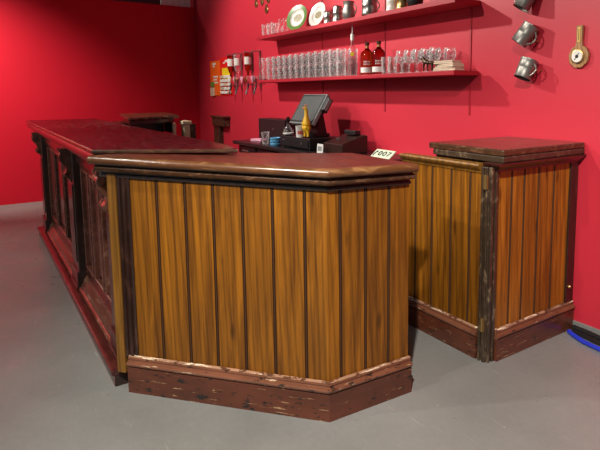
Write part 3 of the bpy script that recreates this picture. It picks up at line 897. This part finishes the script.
# horse brasses
hb = None
for k, (x, z, lab) in enumerate(((-6.01, 2.455, 'horse brass at the left of the upper row on the wall'), (-5.85, 2.46, 'horse brass in the middle of the upper row on the wall'), (-5.69, 2.465, 'horse brass at the right of the upper row on the wall'), (-5.74, 2.355, 'horse brass hanging alone below the other three'))):
    if hb is None:
        hb = thing('horse_brass', lab, 'horse brass', (x, WY, z), 0, 'horse brasses')
        bm = bmesh.new(); add_lathe(bm, [(.026, -.003), (.036, -.003), (.039, 0), (.036, .003), (.026, .003)], 20, T(0, -.008, 0) @ RX(PI/2) , cap=False)
        add_lathe(bm, [(0, -.003), (.015, -.003), (.015, .003), (0, .003)], 12, T(0, -.008, 0) @ RX(PI/2))
        add_box(bm, -.030, .030, -.010, -.006, -.004, .004); add_box(bm, -.004, .004, -.010, -.006, -.030, .055)
        add_box(bm, -.018, .018, -.012, -.005, .038, .062)
        link('medal', bm, 'brass', hb, bevel=.001)
        bm = bmesh.new(); add_lathe(bm, [(0, -.001), (.004, -.001), (.004, .014), (0, .014)], 8, T(0, 0, .05) @ RX(PI/2)); link('nail', bm, 'steel', hb)
    else: place(hb, x, WY, z, 0, lab, 'horse brasses')

# white fitting at the far left on the left wall
wf = thing('wall_sign', 'white sign and small cream notice on the left wall at the edge of the view', 'sign', (LX, .07, 1.9))
box('upper_sign', .001, .03, -.22, .118-.02, .06, .20, 'white', wf, .003)
box('lower_notice', .001, .02, -.22, .10-.02, -.20, -.02, 'cream', wf, .003)

# ------------------------------------------------------------------ back counter and what stands on it
BZ = .905
bk = thing('back_bar_cabinet', 'low black back bar cabinet against the red wall under the shelves', 'cabinet', (-4.2, 2.6, 0))
def bkp(o): return wl(o, bk)
bkp(box('carcass', -5.44, -3.14, 2.34, WY-.014, .0, BZ-.035, 'black_m', bk, .003))
bkp(box('worktop', -5.47, -3.10, 2.27, WY-.014, BZ-.035, BZ, 'black_m', bk, .005))
for k in range(5):
    x0 = -5.42 + k*.45
    dr = bkp(box('drawer', x0, x0+.41, 2.322, 2.34, BZ-.20, BZ-.05, 'black', bk, .004))
    bm = bmesh.new(); add_box(bm, x0+.13, x0+.28, 2.300, 2.308, BZ-.10, BZ-.088); add_box(bm, x0+.13, x0+.14, 2.305, 2.324, BZ-.10, BZ-.088); add_box(bm, x0+.27, x0+.28, 2.305, 2.324, BZ-.10, BZ-.088)
    bkp(link('handle', bm, 'steel', dr, bevel=.002))
    bkp(box('door', x0, x0+.41, 2.322, 2.34, .08, BZ-.21, 'black', bk, .004))

# cash drawer
cd = thing('cash_drawer', 'black cash drawer under the till screen on the back bar', 'cash drawer', (-4.26, 2.53, BZ+.001))
box('case', -.27, .25, -.16, .18, .008, .105, 'black', cd, .006)
bm = bmesh.new(); add_box(bm, -.255, .235, -.168, -.161, .018, .085); df = link('drawer_front', bm, 'black', cd, bevel=.003)
bm = bmesh.new(); add_lathe(bm, [(0, 0), (.010, 0), (.010, .004), (0, .005)], 14, T(.12, -.1682, .055) @ RX(PI/2)); link('lock', bm, 'steel', df)
bm = bmesh.new(); add_box(bm, -.235, -.19, -.1695, -.1682, .066, .074); link('maker_mark', bm, 'steel', df)
bm = bmesh.new()
for sx in (-.24, .22):
    for sy in (-.13, .15): add_box(bm, sx-.015, sx+.015, sy-.015, sy+.015, 0, .009)
link('feet', bm, 'black', cd)
# till screen
ts = thing('till_screen', 'grey touch screen till monitor leaning back on its stand on the cash drawer', 'till monitor', (-4.25, 2.53, BZ+.108))
tiltm = T(0, -.02, .245) @ RX(-math.radians(32))
bm = bmesh.new(); add_box(bm, -.208, .208, -.014, .022, -.155, .155, mat=tiltm); hs = link('housing', bm, 'bezel', ts, bevel=.006)
bm = bmesh.new(); add_box(bm, -.180, .180, -.0170, -.0158, -.125, .130, mat=tiltm); link('screen', bm, 'screen', ts)
bm = bmesh.new(); add_box(bm, -.198, .198, -.0156, -.0142, -.143, .145, mat=tiltm); link('black_surround', bm, 'black', ts)
bm = bmesh.new(); add_box(bm, -.195, .195, .0225, .055, -.13, .13, mat=tiltm); link('back_housing', bm, 'black', ts, bevel=.01)
bm = bmesh.new(); add_box(bm, .212, .246, -.01, .05, -.01, .125, mat=tiltm); cr = link('card_reader', bm, 'black', ts, bevel=.006)
bm = bmesh.new(); add_box(bm, .246, .254, -.004, .035, .005, .115, mat=tiltm); link('reader_cover', bm, 'bezel', cr, bevel=.003)
bm = bmesh.new(); add_prism(bm, [(-.08, -.06), (.13, -.06), (.13, .12), (-.08, .12)], 0, .03)
a = [bm.verts.new((x, y, z)) for x, y, z in ((-.05, .0, .03), (.10, .0, .03), (.10, .11, .03), (-.05, .11, .03), (-.05, .03, .22), (.08, .03, .22), (.08, .08, .22), (-.05, .08, .22))]
for f in ((0,1,5,4),(1,2,6,5),(2,3,7,6),(3,0,4,7),(4,5,6,7)): bm.faces.new([a[i] for i in f])
link('stand', bm, 'black', ts, bevel=.004)

# rubber chicken
rc = thing('rubber_chicken', 'yellow rubber chicken standing upright in front of the till screen', 'toy', (-4.085, 2.385, BZ+.106))
vs = [(0, 0, .085), (0, 0, .125), (0, 0, .165), (0, 0, .205), (0, 0, .245), (0, -.006, .268), (-.004, -.030, .262),
      (-.022, 0, .065), (-.026, 0, .035), (-.028, -.004, .010), (.022, 0, .065), (.026, 0, .035), (.028, -.004, .010),
      (-.036, 0, .105), (-.040, -.004, .075), (.036, 0, .105), (.040, -.004, .075)]
ed = [(0,1),(1,2),(2,3),(3,4),(4,5),(5,6),(0,7),(7,8),(8,9),(0,10),(10,11),(11,12),(1,13),(13,14),(1,15),(15,16)]
rd = [.044, .040, .028, .017, .017, .020, .007, .018, .011, .012, .018, .011, .012, .013, .009, .013, .009]
skin_obj('chicken_body', vs, ed, rd, 'yellow', rc)
bm = bmesh.new(); add_lathe(bm, [(.009, -.002), (.0, .022)], 10, T(-.002, -.022, .265) @ RX(PI/2)); link('beak', bm, 'orange_p', rc, smooth=True)
bm = bmesh.new()
for k in range(3): add_lathe(bm, [(0, -.006), (.006, 0), (0, .010)], 8, T(0, -.012+.010*k, .287))
link('comb', bm, 'orange_p', rc, smooth=True)
# printed cup beside it
cu = thing('printed_cup', 'white printed cup between the stoppered bottle and the rubber chicken', 'cup', (-4.225, 2.40, BZ+.106))
lathe_obj('cup_body', [(0, 0), (.034, 0), (.041, .100), (.043, .103), (.039, .101), (.032, .004), (0, .004)], 'china', cu)
bm = bmesh.new()
for k in range(4):
    a = -1.05 + k*.3
    add_box(bm, -.004, .004, -.0006, .0006, .03, .06, mat=T(.0385*math.cos(a), .0385*math.sin(a), 0) @ RZ(a+PI/2))
link('print', bm, 'redp', cu)
# stoppered bottle
sb = thing('stoppered_bottle', 'clear round bottle with black stopper on the cash drawer', 'bottle', (-4.475, 2.415, BZ+.106))
lathe_obj('bottle_body', [(0, 0), (.044, 0), (.050, .01), (.048, .045), (.030, .075), (.013, .10), (.012, .125), (.015, .130), (0, .130)], 'glass_b', sb)
lathe_obj('label', [(.0505, .015), (.0500, .026)], 'paper', sb)
lathe_obj('stopper', [(0, .1305), (.012, .1305), (.017, .145), (.017, .168), (.010, .175), (0, .176)], 'black', sb)
bm = bmesh.new(); add_tube(bm, [(-.048+.0, 0, .02)] + [(-.052-.035*math.sin(k/8*PI), -.0, .02+.06*k/8) for k in range(1, 8)] + [(-.036, 0, .075)], .006, 8); link('handle', bm, 'glass_b', sb, smooth=True)
# black box behind
bb = thing('black_box', 'tall black speaker box at the back of the back bar', 'box', (-5.22, 2.70, BZ+.001))
box('case', -.31, .31, -.09, .10, 0, .225, 'black', bb, .008)
bm = bmesh.new(); add_lathe(bm, [(0, 0), (.010, 0), (.008, .005), (0, .006)], 14, T(.05, -.0905, .12) @ RX(PI/2)); link('badge', bm, 'steel', bb)
# clear cup and blue lids
cc = thing('clear_cup', 'clear plastic cup standing near the left end of the back bar', 'cup', (-4.83, 2.35, BZ+.001))
lathe_obj('cup_body', [(0, 0), (.028, 0), (.030, .01), (.040, .118), (.043, .121), (.038, .119), (.027, .004), (0, .004)], 'glass', cc)
for k in range(3):
    o = lathe_obj('blue_ashtray', [(0, 0), (.045, 0), (.052, .008), (.054, .022), (.050, .026), (.044, .020), (.040, .008), (0, .007)], 'blue', None)
    o.location = (-4.635, 2.36, BZ+.001+k*.0265)
    tag(o, ('lowest blue round dish of the stack beside the cash drawer', 'middle blue round dish of the stack beside the cash drawer', 'topmost blue round dish of the stack beside the cash drawer')[k], 'dish', 'stacked blue dishes')
bm = bmesh.new(); add_box(bm, -.09, .09, -.05, .05, 0, .014); add_box(bm, -.085, .08, -.048, .046, .0145, .022)
pk = link('notepad', bm, 'pink', bevel=.002); pk.location = (-5.22, 2.47, BZ+.001); pk.rotation_euler = (0, 0, .2)
tag(pk, 'pink notepad lying at the left end of the back bar', 'notepad')
# receipt printer
rp = thing('receipt_printer', 'dark brown wedge shaped receipt printer beside the till', 'printer', (-3.72, 2.55, BZ+.001))
bm = bmesh.new()
pr = [(-.13, 0), (.13, 0), (.13, .145), (.10, .152), (-.13, .085)]
a = [bm.verts.new((-.14, y, z)) for y, z in pr]; b = [bm.verts.new((.14, y, z)) for y, z in pr]
bm.faces.new(a); bm.faces.new(b)
for i in range(5): bm.faces.new([a[i], a[(i+1) % 5], b[(i+1) % 5], b[i]])
link('case', bm, 'brown_box', rp, bevel=.008)
bm = bmesh.new(); add_box(bm, -.08, .08, .04, .10, .150, .185); link('paper_cover', bm, 'black', rp, bevel=.005)
bm = bmesh.new(); add_box(bm, -.07, -.03, -.05, -.02, .112, .121); link('button', bm, 'steel', rp)
# white folded card
wc = thing('card_holder', 'small white upright card holder in front of the receipt printer', 'card holder', (-3.80, 2.345, BZ+.001))
bm = bmesh.new(); add_box(bm, -.045, .045, -.004, .004, 0, .078, mat=RX(-.08)); add_box(bm, -.045, .045, .0, .045, 0, .004)
link('card', bm, 'paper', wc, bevel=.002)
bm = bmesh.new(); add_box(bm, -.030, .030, -.0052, -.0042, .02, .058, mat=RX(-.08)); link('printed_area', bm, 'bezel', wc)
# pale green price card with dark marks
pc = thing('price_card', 'pale green card with dark figures propped at the right end of the back bar', 'card', (-3.20, 2.50, BZ+.003), .0)
cm = RX(-.9)
bm = bmesh.new(); add_box(bm, -.115, .115, -.004, .004, 0, .095, mat=cm); link('card', bm, 'mint', pc, bevel=.002)
bm = bmesh.new()
def stroke(pts): add_tube(bm, [cm @ Vector((x*.74, -.0052, z*.95)) for x, z in pts], .0045, 6)
stroke([(-.13, .02), (-.125, .05), (-.11, .08)]); stroke([(-.12, .06), (-.095, .075)])
for cx_ in (-.04, .03): stroke([(cx_+.022*math.cos(t), .055+.022*math.sin(t)) for t in [k*PI/5 for k in range(11)]])
stroke([(.075, .075), (.12, .075), (.09, .03)])
link('figures', bm, 'black', pc)

# cables on the floor by the wall
bm = bmesh.new()
add_tube(bm, [(-1.725, 2.76, .014), (-1.68, 2.735, .014), (-1.60, 2.705, .014), (-1.45, 2.69, .014), (-1.2, 2.69, .014), (-.9, 2.68, .014)], .013, 8)
tag(link('blue_cable', bm, 'blue_c', smooth=True), 'thick blue cable running along the floor at the wall', 'cable')
bm = bmesh.new()
add_tube(bm, [(-1.74, 2.826, .018), (-1.66, 2.828, .018), (-1.55, 2.814, .018), (-1.40, 2.812, .018), (-1.15, 2.818, .018), (-.9, 2.815, .018)], .014, 8)
add_tube(bm, [(-1.72, 2.79, .014), (-1.66, 2.776, .014), (-1.56, 2.762, .014), (-1.42, 2.755, .014), (-1.2, 2.765, .014), (-.9, 2.75, .014)], .013, 8)
tag(link('black_cable', bm, 'black', smooth=True), 'pair of black cables lying between the blue cable and the wall', 'cable')

# ------------------------------------------------------------------ lights (track spots of the gallery, plus added fill spots)
def spot(loc, target, power, size, blend, col=(1, .93, .84), rad=.05):
    l = bpy.data.lights.new('spot', 'SPOT'); l.energy = power; l.spot_size = math.radians(size)
    l.spot_blend = blend; l.color = col; l.shadow_soft_size = rad
    o = bpy.data.objects.new('spot_light', l); C.objects.link(o); o.location = loc
    o.rotation_euler = (Vector(target)-Vector(loc)).to_track_quat('-Z', 'Y').to_euler()
    return o
spot((-4.8, .55, 3.3), (-2.9, 2.85, 2.25), 300, 62, .5)         # wall wash on the right half of the shelves
spot((-5.9, .5, 3.3), (-5.5, 2.85, 1.6), 330, 95, .7)            # wall wash on the left half
spot((-3.0, -1.1, 3.1), (-3.0, 2.8, 1.6), 280, 80, .6)           # wall wash, low
spot((-.1, -.2, 3.2), (-1.0, 1.5, .0), 780, 85, .7)              # right hand side
spot((-1.9, -2.0, 3.2), (-2.4, .8, .5), 170, 52, .7)             # boarded front
spot((-6.4, -1.3, 3.2), (-8.1, -.05, 1.45), 760, 64, 1.0)          # far left wall
spot((-5.2, -2.4, 3.2), (-4.9, .2, .4), 340, 74, .9)             # added fill on the long panelled front
spot((-8.8, -.5, 3.4), (-9.4, 2.2, 2.9), 40, 120, .8)            # added fill in the space beyond the left wall
w = bpy.data.worlds.new('World'); S.world = w; w.use_nodes = True
w.node_tree.nodes['Background'].inputs[0].default_value = (.9, .95, 1, 1)
w.node_tree.nodes['Background'].inputs[1].default_value = .18

# ------------------------------------------------------------------ camera
f, cx, cy, yaw, pit, rol = 537.67, 354.85, 157.92, -.952736, .119143, -.003344
fw = Vector((math.sin(yaw)*math.cos(pit), math.cos(yaw)*math.cos(pit), -math.sin(pit)))
r = Vector((math.cos(yaw), -math.sin(yaw), 0)); u = r.cross(fw)
r2 = r*math.cos(rol) + u*math.sin(rol); u2 = -r*math.sin(rol) + u*math.cos(rol)
cam = bpy.data.cameras.new('camera'); co = bpy.data.objects.new('camera', cam); C.objects.link(co)
mw = Matrix((( r2.x, u2.x, -fw.x, 0), (r2.y, u2.y, -fw.y, 0), (r2.z, u2.z, -fw.z, 1.4), (0, 0, 0, 1)))
co.matrix_world = mw
cam.sensor_width = 36; cam.lens = f/600*36
cam.shift_x = (300-cx)/600; cam.shift_y = (cy-225)/600
cam.clip_start = .05
S.camera = co
S.view_settings.view_transform = 'Standard'; S.view_settings.look = 'None'
S.view_settings.exposure = 0; S.view_settings.gamma = 1
